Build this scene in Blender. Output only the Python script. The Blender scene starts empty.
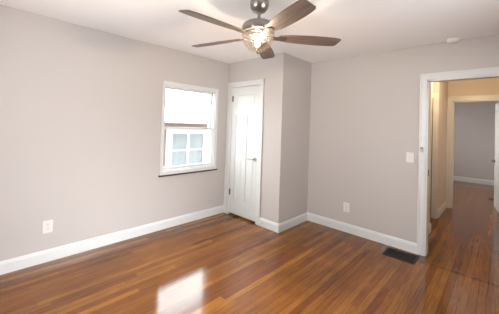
import bpy, bmesh, math, random
from mathutils import Matrix, Vector
random.seed(4)
sc = bpy.context.scene
COL = sc.collection

# ------------------------------------------------------------------ camera
YAW, PITCH, ROLL = 0.763, 0.0202, 0.034
CAM = Vector((3.2884, -2.9197, 1.4308))
fw = Vector((-math.sin(YAW)*math.cos(PITCH), math.cos(YAW)*math.cos(PITCH), math.sin(PITCH)))
rt = fw.cross(Vector((0, 0, 1))).normalized()
up = rt.cross(fw)
r2 = rt*math.cos(ROLL) + up*math.sin(ROLL)
u2 = -rt*math.sin(ROLL) + up*math.cos(ROLL)
cd = bpy.data.cameras.new('camera')
cam = bpy.data.objects.new('camera', cd)
COL.objects.link(cam)
M4 = Matrix((r2, u2, -fw)).transposed().to_4x4()
M4.translation = CAM
cam.matrix_world = M4
cd.sensor_fit = 'HORIZONTAL'; cd.sensor_width = 36.0
cd.lens = 265.9/499*36.0
cd.shift_x = 0.0012
cd.shift_y = -0.0743
cd.clip_start = 0.02; cd.clip_end = 200
sc.camera = cam

# ------------------------------------------------------------------ world, lights, exposure
SKY = 17.0
LAMP_W = 2100.0        # emission strength of the fan's bulbs
SIDE_FILL_W = 15.5         # added fill from beside the camera
REAR_FILL_W = 13.5         # added fill from behind the camera
HALL_W = 34.0          # hall ceiling lamp
FAR_W = 32.0          # daylight in the far room
EXPOSURE = -0.12
w = bpy.data.worlds.new('sky'); sc.world = w
w.use_nodes = True
bg = w.node_tree.nodes['Background']
bg.inputs['Color'].default_value = (0.93, 0.965, 1.0, 1)
bg.inputs['Strength'].default_value = SKY

def area(name, loc, rot, sx, sy, power, color):
    l = bpy.data.lights.new(name, 'AREA'); l.shape = 'RECTANGLE'
    l.size = sx; l.size_y = sy; l.energy = power; l.color = color
    o = bpy.data.objects.new(name, l); COL.objects.link(o)
    o.location = loc; o.rotation_euler = rot
    return o
R = math.radians
ds = area('fill_side', (3.86, -1.2, 1.45), (0, 0, 0), .8, 1.1, SIDE_FILL_W, (0.92, 0.965, 1.0))  # fill lamp added in the made-up side window
ds.rotation_euler = Vector((-2.80, -.50, -1.45)).to_track_quat('-Z', 'Y').to_euler(); ds.data.spread = R(54)  # narrow beam aimed down to brighten the left part of the floor
area('fill_rear', (1.5, -3.46, 1.45), (R(90), 0, 0), 0.8, 1.1, REAR_FILL_W, (0.93, 0.96, 1.0))  # second added fill lamp, lifts the back wall and ceiling
area('daylight_far_room', (1.46, 5.0, 1.45), (0, R(-90), 0), 1.1, .8, FAR_W, (1.0, 0.98, 0.96))

sc.view_settings.view_transform = 'Standard'
sc.view_settings.look = 'None'
sc.view_settings.exposure = EXPOSURE
sc.view_settings.gamma = 1.0
sc.view_settings.use_curve_mapping = False

# ------------------------------------------------------------------ materials
def lin(c):
    return tuple((v/255/12.92) if v/255 <= .04045 else ((v/255+.055)/1.055)**2.4 for v in c) + (1,)

def mat(name, rgb, rough=.5, metal=0.0, spec=.5, noise=0.0, nscale=8.0, bump=0.0, bscale=200.0):
    m = bpy.data.materials.new(name); m.use_nodes = True
    nt = m.node_tree; b = nt.nodes['Principled BSDF']
    b.inputs['Base Color'].default_value = lin(rgb)
    b.inputs['Roughness'].default_value = rough
    b.inputs['Metallic'].default_value = metal
    b.inputs['Specular IOR Level'].default_value = spec
    tc = nt.nodes.new('ShaderNodeTexCoord')
    if noise:
        n = nt.nodes.new('ShaderNodeTexNoise'); n.inputs['Scale'].default_value = nscale
        n.inputs['Detail'].default_value = 4
        nt.links.new(tc.outputs['Object'], n.inputs['Vector'])
        mx = nt.nodes.new('ShaderNodeMix'); mx.data_type = 'RGBA'
        a = lin(rgb)
        mx.inputs['A'].default_value = tuple(v*(1-noise) for v in a[:3]) + (1,)
        mx.inputs['B'].default_value = tuple(min(1, v*(1+noise)) for v in a[:3]) + (1,)
        nt.links.new(n.outputs['Fac'], mx.inputs['Factor'])
        nt.links.new(mx.outputs['Result'], b.inputs['Base Color'])
    if bump:
        n2 = nt.nodes.new('ShaderNodeTexNoise'); n2.inputs['Scale'].default_value = bscale
        nt.links.new(tc.outputs['Object'], n2.inputs['Vector'])
        bp = nt.nodes.new('ShaderNodeBump'); bp.inputs['Strength'].default_value = bump
        bp.inputs['Distance'].default_value = .002
        nt.links.new(n2.outputs['Fac'], bp.inputs['Height'])
        nt.links.new(bp.outputs['Normal'], b.inputs['Normal'])
    return m

def emit(name, rgb, s):
    m = bpy.data.materials.new(name); m.use_nodes = True
    b = m.node_tree.nodes['Principled BSDF']
    b.inputs['Base Color'].default_value = lin(rgb)
    b.inputs['Emission Color'].default_value = lin(rgb)
    b.inputs['Emission Strength'].default_value = s
    return m

def thin_glass(name, tint, base_gloss, rough=.02, diffuse=0.0, bump=0.0):
    m = bpy.data.materials.new(name); m.use_nodes = True
    nt = m.node_tree; nt.nodes.clear()
    out = nt.nodes.new('ShaderNodeOutputMaterial')
    tr = nt.nodes.new('ShaderNodeBsdfTransparent'); tr.inputs['Color'].default_value = tint
    gl = nt.nodes.new('ShaderNodeBsdfGlossy'); gl.inputs['Roughness'].default_value = rough
    gl.inputs['Color'].default_value = (1, 1, 1, 1)
    if bump:
        tcn = nt.nodes.new('ShaderNodeTexCoord'); vo = nt.nodes.new('ShaderNodeTexVoronoi'); vo.inputs['Scale'].default_value = 55
        nt.links.new(tcn.outputs['Object'], vo.inputs['Vector'])
        bpn = nt.nodes.new('ShaderNodeBump'); bpn.inputs['Strength'].default_value = bump; bpn.inputs['Distance'].default_value = .01
        nt.links.new(vo.outputs['Distance'], bpn.inputs['Height']); nt.links.new(bpn.outputs['Normal'], gl.inputs['Normal'])
    lw = nt.nodes.new('ShaderNodeLayerWeight'); lw.inputs['Blend'].default_value = .35
    mp = nt.nodes.new('ShaderNodeMath'); mp.operation = 'MULTIPLY_ADD'
    mp.inputs[1].default_value = .3; mp.inputs[2].default_value = base_gloss
    nt.links.new(lw.outputs['Fresnel'], mp.inputs[0])
    mx = nt.nodes.new('ShaderNodeMixShader')
    nt.links.new(mp.outputs[0], mx.inputs['Fac'])
    nt.links.new(tr.outputs[0], mx.inputs[1]); nt.links.new(gl.outputs[0], mx.inputs[2])
    last = mx
    if diffuse:
        tl = nt.nodes.new('ShaderNodeBsdfTranslucent'); tl.inputs['Color'].default_value = (.95, .9, .82, 1)
        m2 = nt.nodes.new('ShaderNodeMixShader'); m2.inputs['Fac'].default_value = diffuse
        nt.links.new(mx.outputs[0], m2.inputs[1]); nt.links.new(tl.outputs[0], m2.inputs[2]); last = m2
    nt.links.new(last.outputs[0], out.inputs['Surface'])
    return m

def wood_floor():
    m = bpy.data.materials.new('oak_strip_floor'); m.use_nodes = True
    nt = m.node_tree; b = nt.nodes['Principled BSDF']; N = nt.nodes.new; L = nt.links.new
    def math_(op, a, bb=None, c=None):
        n = N('ShaderNodeMath'); n.operation = op
        for i, v in enumerate((a, bb, c)):
            if v is None: continue
            if isinstance(v, (int, float)): n.inputs[i].default_value = v
            else: L(v, n.inputs[i])
        return n.outputs[0]
    tc = N('ShaderNodeTexCoord'); sx = N('ShaderNodeSeparateXYZ'); L(tc.outputs['Object'], sx.inputs[0])
    X, Y = sx.outputs['X'], sx.outputs['Y']
    PW = .0572
    u = math_('DIVIDE', X, PW)
    i = math_('FLOOR', u); fu = math_('FRACT', u)
    wn = N('ShaderNodeTexWhiteNoise'); wn.noise_dimensions = '1D'; L(i, wn.inputs['W'])
    yo = math_('MULTIPLY_ADD', wn.outputs['Value'], 7.3, Y)
    v = math_('DIVIDE', yo, 1.7)
    j = math_('FLOOR', v); fv = math_('FRACT', v)
    cmb = N('ShaderNodeCombineXYZ'); L(i, cmb.inputs[0]); L(j, cmb.inputs[1])
    wn2 = N('ShaderNodeTexWhiteNoise'); wn2.noise_dimensions = '3D'; L(cmb.outputs[0], wn2.inputs['Vector'])
    ramp = N('ShaderNodeValToRGB'); L(wn2.outputs['Value'], ramp.inputs['Fac'])
    e = ramp.color_ramp.elements
    e[0].position = 0; e[0].color = lin(FLOOR_COLS[0]); e[1].position = 1; e[1].color = lin(FLOOR_COLS[-1])
    for k in range(1, len(FLOOR_COLS)-1):
        q = e.new(k/(len(FLOOR_COLS)-1)); q.color = lin(FLOOR_COLS[k])
    # grain
    rnd = wn2.outputs['Value']
    gx = math_('MULTIPLY', X, 95.0); gy = math_('MULTIPLY_ADD', Y, 4.0, math_('MULTIPLY', rnd, 60.0))
    gv = N('ShaderNodeCombineXYZ'); L(gx, gv.inputs[0]); L(gy, gv.inputs[1]); L(math_('MULTIPLY', rnd, 31.0), gv.inputs[2])
    gn = N('ShaderNodeTexNoise'); gn.inputs['Scale'].default_value = 1.0; gn.inputs['Detail'].default_value = 5
    gn.inputs['Roughness'].default_value = .62; gn.inputs['Distortion'].default_value = .6
    L(gv.outputs[0], gn.inputs['Vector'])
    gr = N('ShaderNodeMapRange'); L(gn.outputs['Fac'], gr.inputs['Value'])
    gr.inputs['From Min'].default_value = .28; gr.inputs['From Max'].default_value = .72
    gr.inputs['To Min'].default_value = .55; gr.inputs['To Max'].default_value = 1.32
    # wear, large scale
    ln = N('ShaderNodeTexNoise'); ln.inputs['Scale'].default_value = 1.7; ln.inputs['Detail'].default_value = 3
    L(tc.outputs['Object'], ln.inputs['Vector'])
    lr = N('ShaderNodeMapRange'); L(ln.outputs['Fac'], lr.inputs['Value'])
    lr.inputs['From Min'].default_value = .3; lr.inputs['From Max'].default_value = .7
    lr.inputs['To Min'].default_value = .8; lr.inputs['To Max'].default_value = 1.2
    # gaps between boards
    d = math_('MINIMUM', fu, math_('SUBTRACT', 1.0, fu))
    gap = N('ShaderNodeMapRange'); L(d, gap.inputs['Value'])
    gap.inputs['From Min'].default_value = 0.0; gap.inputs['From Max'].default_value = .05
    gap.inputs['To Min'].default_value = .45; gap.inputs['To Max'].default_value = 1.0
    d2 = math_('MINIMUM', fv, math_('SUBTRACT', 1.0, fv))
    gap2 = N('ShaderNodeMapRange'); L(d2, gap2.inputs['Value'])
    gap2.inputs['From Min'].default_value = 0.0; gap2.inputs['From Max'].default_value = .0014
    gap2.inputs['To Min'].default_value = .5; gap2.inputs['To Max'].default_value = 1.0
    # worn joint across the boards in front of the doorway
    jd = math_('ABSOLUTE', math_('SUBTRACT', Y, .56))
    jm = N('ShaderNodeMapRange'); L(jd, jm.inputs['Value'])
    jm.inputs['From Min'].default_value = .006; jm.inputs['From Max'].default_value = .03
    jm.inputs['To Min'].default_value = .62; jm.inputs['To Max'].default_value = 1.0
    jx = math_('LESS_THAN', X, 2.66)
    jf = math_('MAXIMUM', jm.outputs[0], jx)
    f = math_('MULTIPLY', math_('MULTIPLY', gr.outputs[0], lr.outputs[0]), math_('MULTIPLY', math_('MULTIPLY', gap.outputs[0], gap2.outputs[0]), jf))
    vm = N('ShaderNodeVectorMath'); vm.operation = 'SCALE'; L(ramp.outputs['Color'], vm.inputs[0]); L(f, vm.inputs['Scale'])
    L(vm.outputs[0], b.inputs['Base Color'])
    b.inputs['Roughness'].default_value = .34
    b.inputs['Specular IOR Level'].default_value = 0.0
    b.inputs['Coat Weight'].default_value = 1.0
    b.inputs['Coat Roughness'].default_value = .10
    b.inputs['Coat IOR'].default_value = 1.46
    bp = N('ShaderNodeBump'); bp.inputs['Strength'].default_value = .04; bp.inputs['Distance'].default_value = .0015
    L(f, bp.inputs['Height'])
    L(bp.outputs['Normal'], b.inputs['Normal']); L(bp.outputs['Normal'], b.inputs['Coat Normal'])
    return m

def blade_wood():
    m = bpy.data.materials.new('weathered_walnut'); m.use_nodes = True
    nt = m.node_tree; b = nt.nodes['Principled BSDF']; N = nt.nodes.new; L = nt.links.new
    tc = N('ShaderNodeTexCoord'); mp = N('ShaderNodeMapping'); mp.inputs['Scale'].default_value = (3.5, 60, 60)
    L(tc.outputs['Object'], mp.inputs['Vector'])
    n = N('ShaderNodeTexNoise'); n.inputs['Scale'].default_value = 1; n.inputs['Detail'].default_value = 5; n.inputs['Distortion'].default_value = .8
    L(mp.outputs[0], n.inputs['Vector'])
    r = N('ShaderNodeValToRGB'); L(n.outputs['Fac'], r.inputs['Fac'])
    r.color_ramp.elements[0].position = .3; r.color_ramp.elements[0].color = lin((72, 58, 50))
    r.color_ramp.elements[1].position = .7; r.color_ramp.elements[1].color = lin((124, 104, 92))
    L(r.outputs['Color'], b.inputs['Base Color'])
    b.inputs['Roughness'].default_value = .5
    return m

def brick():
    m = bpy.data.materials.new('red_brick'); m.use_nodes = True
    nt = m.node_tree; b = nt.nodes['Principled BSDF']
    tc = nt.nodes.new('ShaderNodeTexCoord'); mp = nt.nodes.new('ShaderNodeMapping')
    mp.inputs['Rotation'].default_value = (R(90), 0, R(90))
    t = nt.nodes.new('ShaderNodeTexBrick'); t.inputs['Scale'].default_value = 4.5
    t.inputs['Color1'].default_value = lin((100, 48, 40)); t.inputs['Color2'].default_value = lin((82, 42, 36))
    t.inputs['Mortar'].default_value = lin((104, 88, 80))
    nt.links.new(tc.outputs['Object'], mp.inputs[0]); nt.links.new(mp.outputs[0], t.inputs['Vector'])
    nt.links.new(t.outputs['Color'], b.inputs['Base Color']); b.inputs['Roughness'].default_value = .9
    return m

FLOOR_COLS = [(100, 55, 19), (117, 69, 25), (128, 80, 29), (108, 62, 22), (142, 91, 35), (115, 67, 24), (123, 74, 27), (93, 50, 18)]
M = {}
M['floor'] = wood_floor()
M['wall'] = mat('greige_wall_paint', (186, 180, 176), .62, noise=.015, nscale=2.5, bump=.06, bscale=260)
M['hallwall'] = mat('beige_hall_paint', (206, 194, 180), .62, noise=.015, nscale=2.5, bump=.06, bscale=260)
M['ceiling'] = mat('ceiling_paint', (240, 237, 236), .8, noise=.012, nscale=2.0)
M['trim'] = mat('white_gloss_trim', (210, 211, 210), .32, noise=.01, nscale=6)
M['door'] = mat('white_door_paint', (206, 207, 204), .35, noise=.01, nscale=6)
M['plate'] = mat('white_plastic', (216, 213, 210), .35, noise=.01)
M['slot'] = mat('dark_slot', (50, 46, 44), .6, noise=.05)
M['nickel'] = mat('brushed_nickel', (162, 156, 150), .30, metal=1.0, noise=.06, nscale=40)
M['darknickel'] = mat('dark_nickel', (110, 98, 88), .35, metal=1.0, noise=.08, nscale=30)
M['darkmetal'] = mat('dark_bronze_metal', (44, 38, 34), .5, metal=.6, noise=.1, nscale=30)
M['black'] = mat('duct_shade_black', (10, 9, 9), .8, noise=.1)
M['blade'] = blade_wood()
M['pane'] = thin_glass('window_glass', (.97, .99, .99, 1), .03)
M['crystal'] = thin_glass('crystal_glass', (.97, .95, .92, 1), .035, .04, bump=.35)
M['bulb'] = emit('warm_bulb', (255, 234, 206), LAMP_W)
M['darkwood'] = mat('dark_stained_wood', (70, 56, 50), .5, noise=.15, nscale=20)
M['siding'] = mat('white_siding', (170, 168, 166), .7, noise=.02)
M['roof'] = mat('pale_shingles', (190, 190, 192), .85, noise=.12, nscale=12)
M['brick'] = brick()
M['housepane'] = mat('grey_blue_pane', (92, 98, 100), .6, noise=.15, nscale=3)
M['ground'] = mat('pale_gravel', (140, 136, 130), .95, noise=.15, nscale=14)
M['grey'] = mat('grey_plastic', (172, 172, 172), .4, noise=.03)

# ------------------------------------------------------------------ mesh helpers
def new(): return bmesh.new()
def box(bm, a, b):
    (x0, y0, z0), (x1, y1, z1) = a, b
    x0, x1 = min(x0, x1), max(x0, x1); y0, y1 = min(y0, y1), max(y0, y1); z0, z1 = min(z0, z1), max(z0, z1)
    v = [bm.verts.new(p) for p in ((x0,y0,z0),(x1,y0,z0),(x1,y1,z0),(x0,y1,z0),(x0,y0,z1),(x1,y0,z1),(x1,y1,z1),(x0,y1,z1))]
    for f in ((0,3,2,1),(4,5,6,7),(0,1,5,4),(1,2,6,5),(2,3,7,6),(3,0,4,7)):
        bm.faces.new([v[i] for i in f])
def prism(bm, pts, z0, z1):
    n = len(pts)
    lo = [bm.verts.new((p[0], p[1], z0)) for p in pts]; hi = [bm.verts.new((p[0], p[1], z1)) for p in pts]
    bm.faces.new(lo[::-1]); bm.faces.new(hi)
    for i in range(n): bm.faces.new((lo[i], lo[(i+1) % n], hi[(i+1) % n], hi[i]))
def lathe(bm, prof, n=32, c=(0, 0, 0), closed=False):
    rings = []
    for r, z in prof:
        if r < 1e-6: rings.append([bm.verts.new((c[0], c[1], c[2]+z))])
        else: rings.append([bm.verts.new((c[0]+r*math.cos(2*math.pi*k/n), c[1]+r*math.sin(2*math.pi*k/n), c[2]+z)) for k in range(n)])
    pairs = list(zip(rings, rings[1:]))
    if closed: pairs.append((rings[-1], rings[0]))
    for a, b in pairs:
        for k in range(n):
            if len(a) == 1 and len(b) == 1: continue
            if len(a) == 1: bm.faces.new((a[0], b[k], b[(k+1) % n]))
            elif len(b) == 1: bm.faces.new((a[k], b[0], a[(k+1) % n]))
            else: bm.faces.new((a[k], b[k], b[(k+1) % n], a[(k+1) % n]))
def cyl(bm, p, q, r, n=16):
    p, q = Vector(p), Vector(q); d = (q-p); L = d.length; d.normalize()
    t = Vector((0, 0, 1)) if abs(d.z) < .9 else Vector((1, 0, 0))
    a = d.cross(t).normalized(); b = d.cross(a)
    A = [bm.verts.new(p + (a*math.cos(2*math.pi*k/n)+b*math.sin(2*math.pi*k/n))*r) for k in range(n)]
    B = [bm.verts.new(q + (a*math.cos(2*math.pi*k/n)+b*math.sin(2*math.pi*k/n))*r) for k in range(n)]
    bm.faces.new(A); bm.faces.new(B[::-1])
    for k in range(n): bm.faces.new((A[k], A[(k+1) % n], B[(k+1) % n], B[k]))
def obj(name, bm, m, parent=None, bevel=0.0, smooth=False, seg=2):
    bmesh.ops.recalc_face_normals(bm, faces=bm.faces[:])
    me = bpy.data.meshes.new(name); bm.to_mesh(me); bm.free()
    me.materials.append(m)
    if smooth:
        for p in me.polygons: p.use_smooth = True
        try: me.set_sharp_from_angle(angle=R(40))
        except Exception: pass
    o = bpy.data.objects.new(name, me); COL.objects.link(o)
    if parent is not None: o.parent = parent
    if bevel:
        md = o.modifiers.new('bevel', 'BEVEL'); md.width = bevel; md.segments = seg; md.limit_method = 'ANGLE'
    return o
def struct(name, bm, m, parent=None, bevel=0.0, smooth=False, label=None):
    o = obj(name, bm, m, parent, bevel, smooth); o['kind'] = 'structure'
    if label: o['label'] = label
    return o
def thing(name, label, cat, loc=(0, 0, 0), group=None):
    o = bpy.data.objects.new(name, None); COL.objects.link(o); o.location = loc
    o.empty_display_size = .05
    o['label'] = label; o['category'] = cat
    if group: o['group'] = group
    return o
def tag(o, label, cat, group=None):
    o['label'] = label; o['category'] = cat
    if group: o['group'] = group
    return o
def wall_y(bm, x0, x1, y0, y1, H, holes=()):      # wall slab running along y, holes = (a0,a1,z0,z1)
    cuts = sorted({y0, y1, *[h[0] for h in holes], *[h[1] for h in holes]})
    for a, b in zip(cuts, cuts[1:]):
        hs = [h for h in holes if h[0] <= a and h[1] >= b]
        z = 0.0
        for h in sorted(hs, key=lambda q: q[2]):
            if h[2] > z: box(bm, (x0, a, z), (x1, b, h[2]))
            z = h[3]
        if z < H: box(bm, (x0, a, z), (x1, b, H))
def wall_x(bm, y0, y1, x0, x1, H, holes=()):
    cuts = sorted({x0, x1, *[h[0] for h in holes], *[h[1] for h in holes]})
    for a, b in zip(cuts, cuts[1:]):
        hs = [h for h in holes if h[0] <= a and h[1] >= b]
        z = 0.0
        for h in sorted(hs, key=lambda q: q[2]):
            if h[2] > z: box(bm, (a, y0, z), (b, y1, h[2]))
            z = h[3]
        if z < H: box(bm, (a, y0, z), (b, y1, H))
def sweep_base(bm, p, q, nrm, h=.118, t=.015, mp=0, mq=0):     # baseboard along p->q on the wall whose inward normal is nrm
    prof = [(0, 0), (t, 0), (t, h*.78), (t*.72, h*.84), (t*.62, h*.93), (t*.25, h), (0, h)]
    A, B = [], []
    L_ = math.hypot(q[0]-p[0], q[1]-p[1]); ux, uy = (q[0]-p[0])/L_, (q[1]-p[1])/L_
    for d, z in prof:
        A.append(bm.verts.new((p[0]+nrm[0]*d-ux*mp*d, p[1]+nrm[1]*d-uy*mp*d, z)))
        B.append(bm.verts.new((q[0]+nrm[0]*d+ux*mq*d, q[1]+nrm[1]*d+uy*mq*d, z)))
    n = len(prof)
    for k in range(n): bm.faces.new((A[k], A[(k+1) % n], B[(k+1) % n], B[k]))
    bm.faces.new(A[::-1]); bm.faces.new(B)

# ------------------------------------------------------------------ structure
H = 2.44
XC, YB = 1.1126, .7336
XR, YF = 3.9, -3.5            # right wall and rear wall of the room
YH = YB + .116                # hall side of the back wall
# floor & ceiling reach through hall and far room
bm = new(); box(bm, (-.15, YF-.12, -.12), (4.6, 7.4, 0)); struct('floor', bm, M['floor'], label='glossy brown oak strip floor')
bm = new(); box(bm, (-.15, YF-.12, H), (4.6, 7.4, H+.12)); struct('ceiling', bm, M['ceiling'], label='plain off-white ceiling')

WY0, WY1, WZ0, WZ1 = -1.135, -.262, .775, 1.938   # window opening
bm = new(); wall_y(bm, -.15, 0, YF-.12, YH, H, [(WY0, WY1, WZ0, WZ1)]); struct('wall_left', bm, M['wall'], label='long greige wall with the window')
LX0, LX1, LZ = .100, .716, 2.045                  # closet door opening
bm = new(); wall_x(bm, 0, .11, 0, XC, H, [(LX0, LX1, 0, LZ)]); struct('wall_closet_front', bm, M['wall'], label='short greige wall around the closet door')
bm = new(); wall_y(bm, XC-.11, XC, .11, YB, H); struct('wall_closet_side', bm, M['wall'], label='shaded greige side of the closet bump-out')
DX0, DX1, DZ = 2.648, 3.46, 2.03                  # doorway to the hall
bm = new(); wall_x(bm, YB, YH, 0, XR, H, [(DX0, DX1, 0, DZ)]); struct('wall_back', bm, M['wall'], label='greige wall pierced by the hall doorway')
bm = new(); wall_y(bm, XR, XR+.12, YF-.12, YH, H, [(-1.6, -.8, .9, 2.0)]); struct('wall_right', bm, M['wall'])
bm = new(); wall_x(bm, YF-.12, YF, 0, XR, H, [(1.1, 1.9, .9, 2.0)]); struct('wall_rear', bm, M['wall'])
# hall
HX = 2.515
bm = new(); wall_y(bm, HX-.11, HX+.03, YH, 1.70, H); struct('wall_hall_near', bm, M['hallwall'], label='sliver of hall wall just past the doorway')
bm = new(); wall_y(bm, HX-.11, HX, 2.43, 3.38, H); struct('wall_hall_left', bm, M['hallwall'], label='narrow hall wall beside the far doorway')
bm = new(); wall_x(bm, 1.62, 1.70, 1.4, HX-.11, H); struct('wall_alcove_near', bm, M['hallwall'])
bm = new(); wall_x(bm, 2.43, 2.54, 1.4, HX-.11, H); struct('wall_alcove_far', bm, M['hallwall'])
bm = new(); wall_y(bm, 1.3, 1.4, 1.62, 2.54, H); struct('wall_alcove_end', bm, M['hallwall'])
FX0, FX1, FZ = 2.597, 3.33, 2.02
bm = new(); wall_x(bm, 3.38, 3.49, 1.3, 4.6, H, [(FX0, FX1, 0, FZ)]); struct('wall_hall_end', bm, M['hallwall'], label='hall end wall around the far doorway')
bm = new(); wall_y(bm, 3.62, 3.74, YH, 3.38, H); struct('wall_hall_right', bm, M['hallwall'])
# far room
bm = new(); wall_x(bm, 7.12, 7.24, 1.3, 4.6, H); struct('wall_far_room', bm, M['wall'], label='grey wall of the room beyond the hall')
bm = new(); wall_y(bm, 1.3, 1.42, 3.49, 7.12, H, [(4.6, 5.4, .9, 2.0)]); struct('wall_far_left', bm, M['wall'])
bm = new(); wall_y(bm, 4.4, 4.52, 3.49, 7.12, H); struct('wall_far_right', bm, M['wall'])
# baseboards
def bb(name, p, q, nrm, h=.118, mp=0, mq=0):
    bm = new(); sweep_base(bm, p, q, nrm, h, mp=mp, mq=mq); struct(name, bm, M['trim'])
bb('baseboard_left', (0, YF), (0, -.002), (1, 0))
bb('baseboard_closet_front', (.782, 0), (XC, 0), (0, -1), mq=1)
bb('baseboard_closet_side', (XC, 0), (XC, YB), (1, 0), mp=1, mq=-1)
bb('baseboard_back', (XC, YB), (2.575, YB), (0, -1), mp=-1)
bb('baseboard_hall_near', (HX+.03, YH), (HX+.03, 1.70), (1, 0), .12)
bb('baseboard_hall_left', (HX, 2.47), (HX, 3.36), (1, 0), .12)
bb('baseboard_far_room', (1.42, 7.12), (4.4, 7.12), (0, -1), .13)
bb('baseboard_right', (XR, YF), (XR, YB), (-1, 0))
bb('baseboard_rear', (0, YF), (XR, YF), (0, 1))

# casings
def casing_x(name, y, sgn, x0, x1, z, wd, proud=.018, left=True, right=True, label=None, wl=None):
    wl = wl or wd
    # U-shaped moulded casing around an opening x0..x1 in a wall whose face is y; sgn = outward direction along y
    bm = new()
    def strip(a, b):
        (xa, za), (xb, zb) = a, b
        box(bm, (xa, y, za), (xb, y+sgn*proud*.7, zb))
    if left:
        strip((x0-wl, 0), (x0, z)); box(bm, (x0-wl, y, 0), (x0-wl+wl*.3, y+sgn*proud, z+wd))
    if right:
        strip((x1, 0), (x1+wd, z)); box(bm, (x1+wd*.7, y, 0), (x1+wd, y+sgn*proud, z+wd))
    strip((x0-wl, z), (x1+wd, z+wd))
    box(bm, (x0-wl, y, z+wd*.7), (x1+wd, y+sgn*proud, z+wd))
    return struct(name, bm, M['trim'], bevel=.003, label=label)
casing_x('trim_1', 0, -1, LX0+.012, LX1-.012, LZ-.012, .080, wl=.110, label='white casing around the closet door')
casing_x('trim_2', YB, -1, DX0, DX1, DZ, .072, label='white casing around the hall doorway')
casing_x('trim_3', 3.38, -1, FX0, FX1, FZ, .09, label='cream-lit casing around the far doorway')
# jambs
bm = new(); box(bm, (DX0-.0, YB-.002, 0), (DX0+.018, YH+.002, DZ)); box(bm, (DX1-.018, YB-.002, 0), (DX1, YH+.002, DZ))
box(bm, (DX0, YB-.002, DZ-.018), (DX1, YH+.002, DZ))
tr = struct('trim_4', bm, M['trim'], bevel=.002, label='white jamb lining of the hall doorway')
bm = new(); box(bm, (DX0+.018, YB+.03, .915), (DX0+.0205, YB+.062, .985)); obj('strike_plate', bm, M['darkmetal'], tr)['label'] = 'dark metal strike plate'
bm = new(); box(bm, (FX0, 3.378, 0), (FX0+.018, 3.492, FZ)); box(bm, (FX1-.018, 3.378, 0), (FX1, 3.492, FZ)); box(bm, (FX0, 3.378, FZ-.018), (FX1, 3.492, FZ))
struct('trim_5', bm, M['trim'], bevel=.002, label='jamb lining of the far doorway')
# casing of the alcove door, its right leg is what shows past the doorway
bm = new(); box(bm, (HX-.075, 2.412, 0), (HX+.002, 2.43, 2.07)); box(bm, (HX-.02, 2.408, 0), (HX+.002, 2.43, 2.07)); box(bm, (1.70, 2.412, 2.0), (HX-.075, 2.43, 2.07)); box(bm, (1.63, 2.412, 0), (1.70, 2.43, 2.07))
struct('trim_6', bm, M['trim'], bevel=.003, label='white door casing in the hall alcove')
bm = new(); box(bm, (1.70, 2.420, 0.01), (HX-.075, 2.428, 2.0)); struct('door_3', bm, M['darkwood'], label='brown door in the hall alcove')
# closet jamb lining and its back
bm = new(); box(bm, (LX0, 0, 0), (LX0+.012, .11, LZ)); box(bm, (LX1-.012, 0, 0), (LX1, .11, LZ)); box(bm, (LX0+.012, 0, LZ-.012), (LX1-.012, .11, LZ))
struct('trim_7', bm, M['trim'], label='white jamb lining of the closet door')

# ------------------------------------------------------------------ closet door
def panel_door(name, W, Ht, T, panels, label):
    # leaf in local space: x 0..W, front face at y=0, back at y=T; z 0..Ht; recessed panels on the front
    bm = new()
    xs = sorted({0, W, *[p[0] for p in panels], *[p[1] for p in panels]})
    zs = sorted({0, Ht, *[p[2] for p in panels], *[p[3] for p in panels]})
    for xa, xb in zip(xs, xs[1:]):
        for za, zb in zip(zs, zs[1:]):
            inside = any(p[0] <= xa and p[1] >= xb and p[2] <= za and p[3] >= zb for p in panels)
            if not inside: box(bm, (xa, 0, za), (xb, T, zb))
    for x0, x1, z0, z1 in panels:
        box(bm, (x0, .009, z0), (x1, T-.009, z1))
        b = .022                                    # raised field with sloped sides
        for s, y0, y1 in ((1, .009, .003), (-1, T-.009, T-.003)):
            o_ = [bm.verts.new(p) for p in ((x0+.004, y0, z0+.004), (x1-.004, y0, z0+.004), (x1-.004, y0, z1-.004), (x0+.004, y0, z1-.004))]
            i_ = [bm.verts.new(p) for p in ((x0+b, y1, z0+b), (x1-b, y1, z0+b), (x1-b, y1, z1-b), (x0+b, y1, z1-b))]
            bm.faces.new(i_)
            for k in range(4): bm.faces.new((o_[k], o_[(k+1) % 4], i_[(k+1) % 4], i_[k]))
    return struct(name, bm, M['door'], label=label)
def lever(parent, at, dirx, ny, m):
    # rosette, neck and lever; at = point on the face, dirx = lever direction along x, ny = outward direction along y
    x, y, z = at
    bm = new()
    cyl(bm, (x, y, z), (x, y+ny*.010, z), .031, 24)
    cyl(bm, (x, y+ny*.010, z), (x, y+ny*.050, z), .011, 14)
    h = obj('door_handle', bm, m, parent, .002, True)
    bm = new()
    pts = [(0, .010), (.03, .011), (.08, .009), (.115, .007)]
    prev = None
    for k, (d, r) in enumerate(pts):
        c = Vector((x+dirx*d, y+ny*(.048+.004*math.sin(d*25)), z+.003*math.sin(d*30)))
        ring = [bm.verts.new(c + Vector((0, ny*r*.6*math.cos(t), r*math.sin(t)))) for t in [2*math.pi*q/12 for q in range(12)]]
        if prev:
            for q in range(12): bm.faces.new((prev[q], prev[(q+1) % 12], ring[(q+1) % 12], ring[q]))
        else: bm.faces.new(ring)
        prev = ring
    bm.faces.new(prev[::-1])
    obj('lever', bm, m, h, 0, True)
LW = LX1-LX0-.024-.006
leaf = panel_door('door_1', LW, 2.0, .035,
    [(.095, LW/2-.045, .24, 1.56), (LW/2+.045, LW-.095, .24, 1.56), (.095, LW-.095, 1.66, 1.88)],
    'white panelled closet door with lever handle')
leaf.location = (LX0+.015, .004, .028)
lever(leaf, (LW-.055, 0, .90), -1, -1, M['nickel'])
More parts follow.
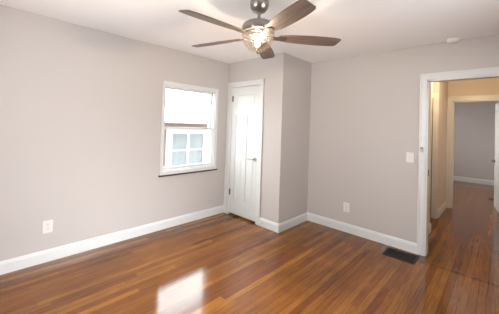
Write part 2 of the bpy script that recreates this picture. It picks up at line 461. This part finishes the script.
for z in (.33, 1.82):
    bm = new(); box(bm, (.0, -.004, z-.045), (.022, .0, z+.045)); cyl(bm, (.0015, -.007, z-.047), (.0015, -.007, z+.047), .007, 10)
    obj('hinge', bm, M['darknickel'], leaf)['label'] = 'worn metal hinge'

# far-room door, standing open
D2 = panel_door('door_2', .73, 2.0, .035, [(.1, .63, .25, .85), (.1, .63, 1.0, 1.86)], 'white door standing open into the far room')
ang = math.atan2(4.215-3.50, 3.212-3.300)
D2.location = (3.300, 3.50, .012); D2.rotation_euler = (0, 0, ang)
lever(D2, (.73-.06, .035, .885), -1, 1, M['darknickel'])

# ------------------------------------------------------------------ window
bm = new()
t = .030
cy0, cy1, cz1 = WY0-t, WY1+.05, WZ1+.05
P_ = .016
box(bm, (0, cy0, WZ0), (P_, WY0, cz1)); box(bm, (0, WY1, WZ0), (P_, cy1, cz1)); box(bm, (0, WY0, WZ1), (P_, WY1, cz1))
wn = struct('window_1', bm, M['trim'], bevel=.003, label='white double-hung window')
bm = new()
box(bm, (-.149, WY0, WZ0), (0, WY0+.014, WZ1)); box(bm, (-.149, WY1-.014, WZ0), (0, WY1, WZ1)); box(bm, (-.149, WY0+.014, WZ1-.014), (0, WY1-.014, WZ1)); box(bm, (-.149, WY0+.014, WZ0), (0, WY1-.014, WZ0+.014))
# parting stops
for y in (WY0+.014, WY1-.014-.012): box(bm, (-.028, y, WZ0+.014), (-.012, y+.012, WZ1-.014))
obj('window_frame', bm, M['trim'], wn)
bm = new(); box(bm, (0, cy0-.004, .727), (.020, cy1+.004, WZ0)); obj('apron', bm, M['trim'], wn, .003)
bm = new(); box(bm, (0, cy0-.012, .706), (.030, cy1+.018, .727)); obj('sill_strip', bm, M['darkwood'], wn, .002)['label'] = 'dark wooden strip under the sill'
def sash(name, x0, x1, z0, z1, st, bot, top):
    y0, y1 = WY0+.014, WY1-.014
    bm = new()
    box(bm, (x0, y0, z0), (x1, y0+st, z1)); box(bm, (x0, y1-st, z0), (x1, y1, z1))
    box(bm, (x0, y0+st, z0), (x1, y1-st, z0+bot)); box(bm, (x0, y0+st, z1-top), (x1, y1-st, z1))
    s = obj(name, bm, M['trim'], wn, .002)
    bm = new(); xm = (x0+x1)/2
    box(bm, (xm-.002, y0+st-.004, z0+bot-.004), (xm+.002, y1-st+.004, z1-top+.004))
    obj('pane', bm, M['pane'], s)
    return s
sash('upper_sash', -.085, -.060, 1.34, WZ1-.014, .026, .030, .030)
sash('lower_sash', -.055, -.030, WZ0+.014, 1.372, .026, .036, .032)

# two unseen windows added beside and behind the camera to let fill light in
def added_window(name, bmf):
    return struct(name, bmf, M['trim'])
bm = new()
for a, b in (((XR-.016, -1.67, .83), (XR, -1.6, 2.07)), ((XR-.016, -.8, .83), (XR, -.73, 2.07)), ((XR-.016, -1.6, 2.0), (XR, -.8, 2.07)), ((XR-.016, -1.6, .83), (XR, -.8, .9)), ((XR+.04, -1.6, 1.43), (XR+.07, -.8, 1.47))): box(bm, a, b)
added_window('added_window_2', bm)
bm = new()
for a, b in (((1.03, YF, .83), (1.1, YF+.016, 2.07)), ((1.9, YF, .83), (1.97, YF+.016, 2.07)), ((1.1, YF, 2.0), (1.9, YF+.016, 2.07)), ((1.1, YF, .83), (1.9, YF+.016, .9)), ((1.1, YF-.07, 1.43), (1.9, YF-.04, 1.47))): box(bm, a, b)
added_window('added_window_3', bm)

# ------------------------------------------------------------------ ceiling fan
FX, FY = 1.8596, -1.3488
fan = thing('ceiling_fan', 'brushed nickel ceiling fan with five wooden blades and lit crystal bowl', 'ceiling fan', (FX, FY, H))
def fo(name, bm, m, parent=fan, **k): return obj(name, bm, m, parent, **k)
bm = new(); lathe(bm, [(0, 0), (.072, 0), (.076, -.014), (.076, -.042), (.068, -.072), (.048, -.094), (.024, -.102), (0, -.102)], 40); fo('canopy', bm, M['nickel'], smooth=True)
bm = new(); cyl(bm, (0, 0, -.086), (0, 0, -.185), .0125, 20); lathe(bm, [(0, -.145), (.02, -.15), (.026, -.185), (0, -.185)], 24); fo('downrod', bm, M['nickel'], smooth=True)
bm = new(); lathe(bm, [(0, -.182), (.06, -.182), (.108, -.189), (.128, -.203), (.134, -.222), (.134, -.250), (.126, -.262), (.09, -.268), (0, -.268)], 48); fo('motor_housing', bm, M['nickel'], smooth=True)
bm = new(); lathe(bm, [(0, -.268), (.075, -.268), (.08, -.275), (.08, -.292), (.072, -.298), (0, -.298)], 40); fo('switch_housing', bm, M['nickel'], smooth=True)
# light kit
ZR = -.278
bm = new(); lathe(bm, [(.120, ZR-.002), (.130, ZR-.002), (.131, ZR-.008), (.128, ZR-.012), (.120, ZR-.012)], 48, closed=True); fo('shade_ring', bm, M['nickel'], smooth=True)
bm = new()
outer = [(.126, ZR-.012), (.128, ZR-.035), (.121, ZR-.065), (.104, ZR-.095), (.078, ZR-.120), (.045, ZR-.136), (.012, ZR-.142)]
inner = [(max(.010, r-.006), z+.004) for r, z in outer][::-1]
lathe(bm, outer+inner, 18, closed=True)
shade = fo('lamp_shade', bm, M['crystal']); shade['label'] = 'faceted clear crystal bowl'
bm = new(); lathe(bm, [(0, ZR-.136), (.014, ZR-.138), (.015, ZR-.146), (.008, ZR-.152), (.006, ZR-.160), (0, ZR-.163)], 20); fo('finial', bm, M['nickel'], smooth=True)
for k in range(1):
    a = YAW + math.pi/2 + math.pi*k + .4
    cx, cy = .012*math.cos(a), .012*math.sin(a)
    bm = new(); lathe(bm, [(0, -.296), (.016, -.296), (.016, -.318), (0, -.318)], 16, (cx, cy, 0)); so = fo('bulb_socket', bm, M['plate'], smooth=True)
    bm = new(); lathe(bm, [(0, -.316), (.010, -.318), (.013, -.330), (.018, -.344), (.0185, -.354), (.014, -.365), (.006, -.371), (0, -.372)], 20, (cx, cy, 0))
    b_ = fo('bulb', bm, M['bulb'], so, smooth=True); b_['label'] = 'glowing warm bulb'
# blades
def blade_outline():
    top = [(.165, .032), (.20, .044), (.26, .055), (.34, .063), (.44, .068), (.54, .069), (.61, .065), (.648, .060), (.664, .048)]
    bot = [(.680, -.038), (.670, -.054), (.62, -.064), (.54, -.068), (.44, -.067), (.34, -.062), (.26, -.054), (.20, -.044), (.165, -.032)]
    return top + bot
PH, BZ, BP = -.3845, -.296, R(12)
blademe = bracketme = screwme = None
for k in range(5):
    ang = PH + k*2*math.pi/5
    if blademe is None:
        bm = new(); prism(bm, blade_outline(), -.0035, .0035)
        bl = fo('blade', bm, M['blade'], bevel=.002); blademe = bl.data
        bm = new(); prism(bm, [(.10, -.030), (.10, .030), (.15, .026), (.19, .030), (.215, .024), (.238, .0), (.215, -.024), (.19, -.030), (.15, -.026)], -.009, -.0035)
        br = obj('blade_bracket', bm, M['darknickel'], bl, .002); bracketme = br.data
    else:
        bl0, br0 = bl, br
        bl = bl0.copy(); COL.objects.link(bl); bl.parent = fan
        br = br0.copy(); COL.objects.link(br); br.parent = bl
    bl.matrix_local = Matrix.Translation((0, 0, BZ)) @ Matrix.Rotation(ang, 4, 'Z') @ Matrix.Rotation(-BP, 4, 'X')

# ------------------------------------------------------------------ small wall and ceiling things
sd = thing('smoke_detector', 'round white smoke detector on the ceiling above the doorway', 'smoke detector', (2.885, .662, H))
bm = new(); lathe(bm, [(0, 0), (.058, 0), (.058, -.010), (0, -.010)], 32); obj('base_plate', bm, M['plate'], sd, smooth=True)
bm = new(); lathe(bm, [(0, -.010), (.054, -.010), (.052, -.028), (.044, -.036), (.015, -.038), (0, -.038)], 32); obj('cover', bm, M['plate'], sd, smooth=True)

def outlet(label, loc, rz):
    o = thing('wall_outlet', label, 'outlet', loc)
    o.rotation_euler = (0, 0, rz)            # local: plate in xz plane, faces -y
    bm = new(); box(bm, (-.042, -.006, -.062), (.042, 0, .062)); obj('cover_plate', bm, M['plate'], o, .002)
    for z in (-.022, .022):
        bm = new(); lathe_pts = [(.017*math.cos(t_), .0145*math.sin(t_)) for t_ in [2*math.pi*q/16 for q in range(16)]]
        lo_ = [bm.verts.new((x, -.006, z+zz)) for x, zz in lathe_pts]; hi_ = [bm.verts.new((x, -.0085, z+zz)) for x, zz in lathe_pts]
        bm.faces.new(hi_)
        for q in range(16): bm.faces.new((lo_[q], lo_[(q+1) % 16], hi_[(q+1) % 16], hi_[q]))
        rc = obj('receptacle', bm, M['plate'], o)
        bm = new()
        for x in (-.0065, .0065): box(bm, (x-.0012, -.0092, z-.001), (x+.0012, -.0083, z+.008))
        cyl(bm, (0, -.0083, z-.007), (0, -.0092, z-.007), .0025, 8)
        obj('slot', bm, M['slot'], rc)
    bm = new(); cyl(bm, (0, -.006, 0), (0, -.0075, 0), .0035, 10); obj('screw', bm, M['grey'], o)
    return o
outlet('white wall outlet low on the long wall left of the window', (0, -2.345, .348), R(90))
outlet('white wall outlet low on the wall between closet and doorway', (1.727, YB, .338), 0)

sw = thing('light_switch', 'white light switch plate on the wall left of the doorway casing', 'light switch', (2.487, YB, 1.112))
bm = new(); box(bm, (-.040, -.006, -.060), (.040, 0, .060)); obj('cover_plate', bm, M['plate'], sw, .002)
bm = new(); v = [bm.verts.new(p) for p in ((-.005, -.006, -.011), (.005, -.006, -.011), (.005, -.006, .011), (-.005, -.006, .011), (-.004, -.017, .004), (.004, -.017, .004), (.004, -.015, .011), (-.004, -.015, .011))]
for f in ((0, 1, 2, 3), (4, 5, 6, 7), (0, 1, 5, 4), (1, 2, 6, 5), (2, 3, 7, 6), (3, 0, 4, 7)): bm.faces.new([v[q] for q in f])
obj('toggle', bm, M['plate'], sw)
for z in (-.042, .042):
    bm = new(); cyl(bm, (0, -.006, z), (0, -.0075, z), .0035, 10); obj('screw', bm, M['grey'], sw)

rc = thing('remote_control', 'small grey and white fan remote in a cradle on the doorway casing', 'remote control', (2.609, YB-.018, 1.213))
bm = new(); box(bm, (-.020, -.006, -.034), (.020, 0, .030)); obj('cradle', bm, M['plate'], rc, .002)
bm = new(); box(bm, (-.016, -.014, -.026), (.016, -.006, .034)); obj('handset', bm, M['grey'], rc, .003)['label'] = 'grey handset'
bm = new(); box(bm, (-.011, -.0155, .012), (.011, -.014, .028)); obj('button_pad', bm, M['darknickel'], rc)

# floor registers
def register(label, x0, x1, y0, y1):
    cx, cy = (x0+x1)/2, (y0+y1)/2; hx, hy = (x1-x0)/2, (y1-y0)/2
    o = thing('floor_register', label, 'floor vent', (cx, cy, 0))
    e = .026
    bm = new(); box(bm, (-hx, -hy, 0), (hx, -hy+e, .006)); box(bm, (-hx, hy-e, 0), (hx, hy, .006)); box(bm, (-hx, -hy+e, 0), (-hx+e, hy-e, .006)); box(bm, (hx-e, -hy+e, 0), (hx, hy-e, .006))
    obj('frame', bm, M['darkmetal'], o, .002)
    bm = new(); box(bm, (-hx+e, -hy+e, .0005), (hx-e, hy-e, .0012)); obj('duct_shade', bm, M['black'], o)  # flat black sheet, painted stand-in for the shade down the duct
    bm = new(); n = 17
    for k in range(1, n):
        x = -hx+e+(2*hx-2*e)*k/n; box(bm, (x-.0025, -hy+e, .0012), (x+.0025, hy-e, .005))
    for y in (-.03, .03): box(bm, (-hx+e, y-.003, .0012), (hx-e, y+.003, .005))
    obj('grille', bm, M['darkmetal'], o)
register('dark metal floor register beside the doorway casing', 2.288, 2.618, .415, .665)
register('small dark floor register in the room beyond the hall', 3.07, 3.30, 4.90, 5.06)

# hall ceiling lamp (out of view above the doorway head)
hl = thing('ceiling_lamp', 'round flush ceiling lamp in the hall', 'ceiling lamp', (2.86, 1.85, H))
bm = new(); lathe(bm, [(0, 0), (.13, 0), (.13, -.02), (0, -.02)], 32); obj('base_plate', bm, M['nickel'], hl, smooth=True)
pl = bpy.data.lights.new('hall_lamp_light', 'POINT'); pl.energy = HALL_W; pl.color = (1.0, .76, .46); pl.shadow_soft_size = .08
po = bpy.data.objects.new('hall_lamp_light', pl); COL.objects.link(po); po.location = (2.86, 1.85, H-.13)

# ------------------------------------------------------------------ outside the window
bm = new(); box(bm, (-14, -8, -.9), (-.15, 12, -.8)); struct('ground', bm, M['ground'], label='pale ground between the houses')
nh = thing('neighbour_house', 'white-trimmed brick house outside the window', 'house', (-3.0, 1.2, -.8))
def nb(name, a, b, m, parent=nh, bev=0):
    bm = new(); off = Vector((-3.0, 1.2, -.8))
    box(bm, tuple(Vector(a)-off), tuple(Vector(b)-off)); return obj(name, bm, m, parent, bev)
nb('wall', (-8, -3.5, -.8), (-3.0, 5.5, 1.43), M['brick'])
nb('gutter', (-2.68, -3.7, 1.44), (-2.56, 5.7, 1.56), M['siding'], bev=.01)
nb('soffit', (-3.2, -3.7, 1.42), (-2.66, 5.7, 1.58), M['siding'])
bm = new(); prism(bm, [(-3.0+.36, .0), (-3.0-6.0, .95), (-3.0-6.0, .85), (-3.0+.36, -.06)], -4.9, 4.5)
rf = obj('roof', bm, M['roof'], nh)
# the prism was drawn in xz: turn it so that its length runs along y
rf.data.transform(Matrix(((1, 0, 0, 3.0), (0, 0, 1, 0), (0, 1, 0, 1.60+.8), (0, 0, 0, 1))))
wf = None
bm = new(); off = Vector((-3.0, 1.2, -.8))
def nbx(a, b): box(bm, tuple(Vector(a)-off), tuple(Vector(b)-off))
Y0, Y1, Z0, Z1 = .74, 1.74, .27, 1.14
nbx((-3.0, Y0-.16, Z0-.2), (-2.955, Y0, Z1+.12)); nbx((-3.0, Y1, Z0-.2), (-2.955, Y1+.16, Z1+.12)); nbx((-3.0, Y0, Z1), (-2.955, Y1, Z1+.12)); nbx((-3.0, Y0, Z0-.2), (-2.955, Y1, Z0))
nbx((-3.0, (Y0+Y1)/2-.035, Z0), (-2.965, (Y0+Y1)/2+.035, Z1)); nbx((-3.0, Y0, .68), (-2.965, Y1, .72))
wf = obj('window', bm, M['siding'], nh)
nb('pane', (-3.0, Y0, Z0), (-2.985, Y1, Z1), M['housepane'], wf)
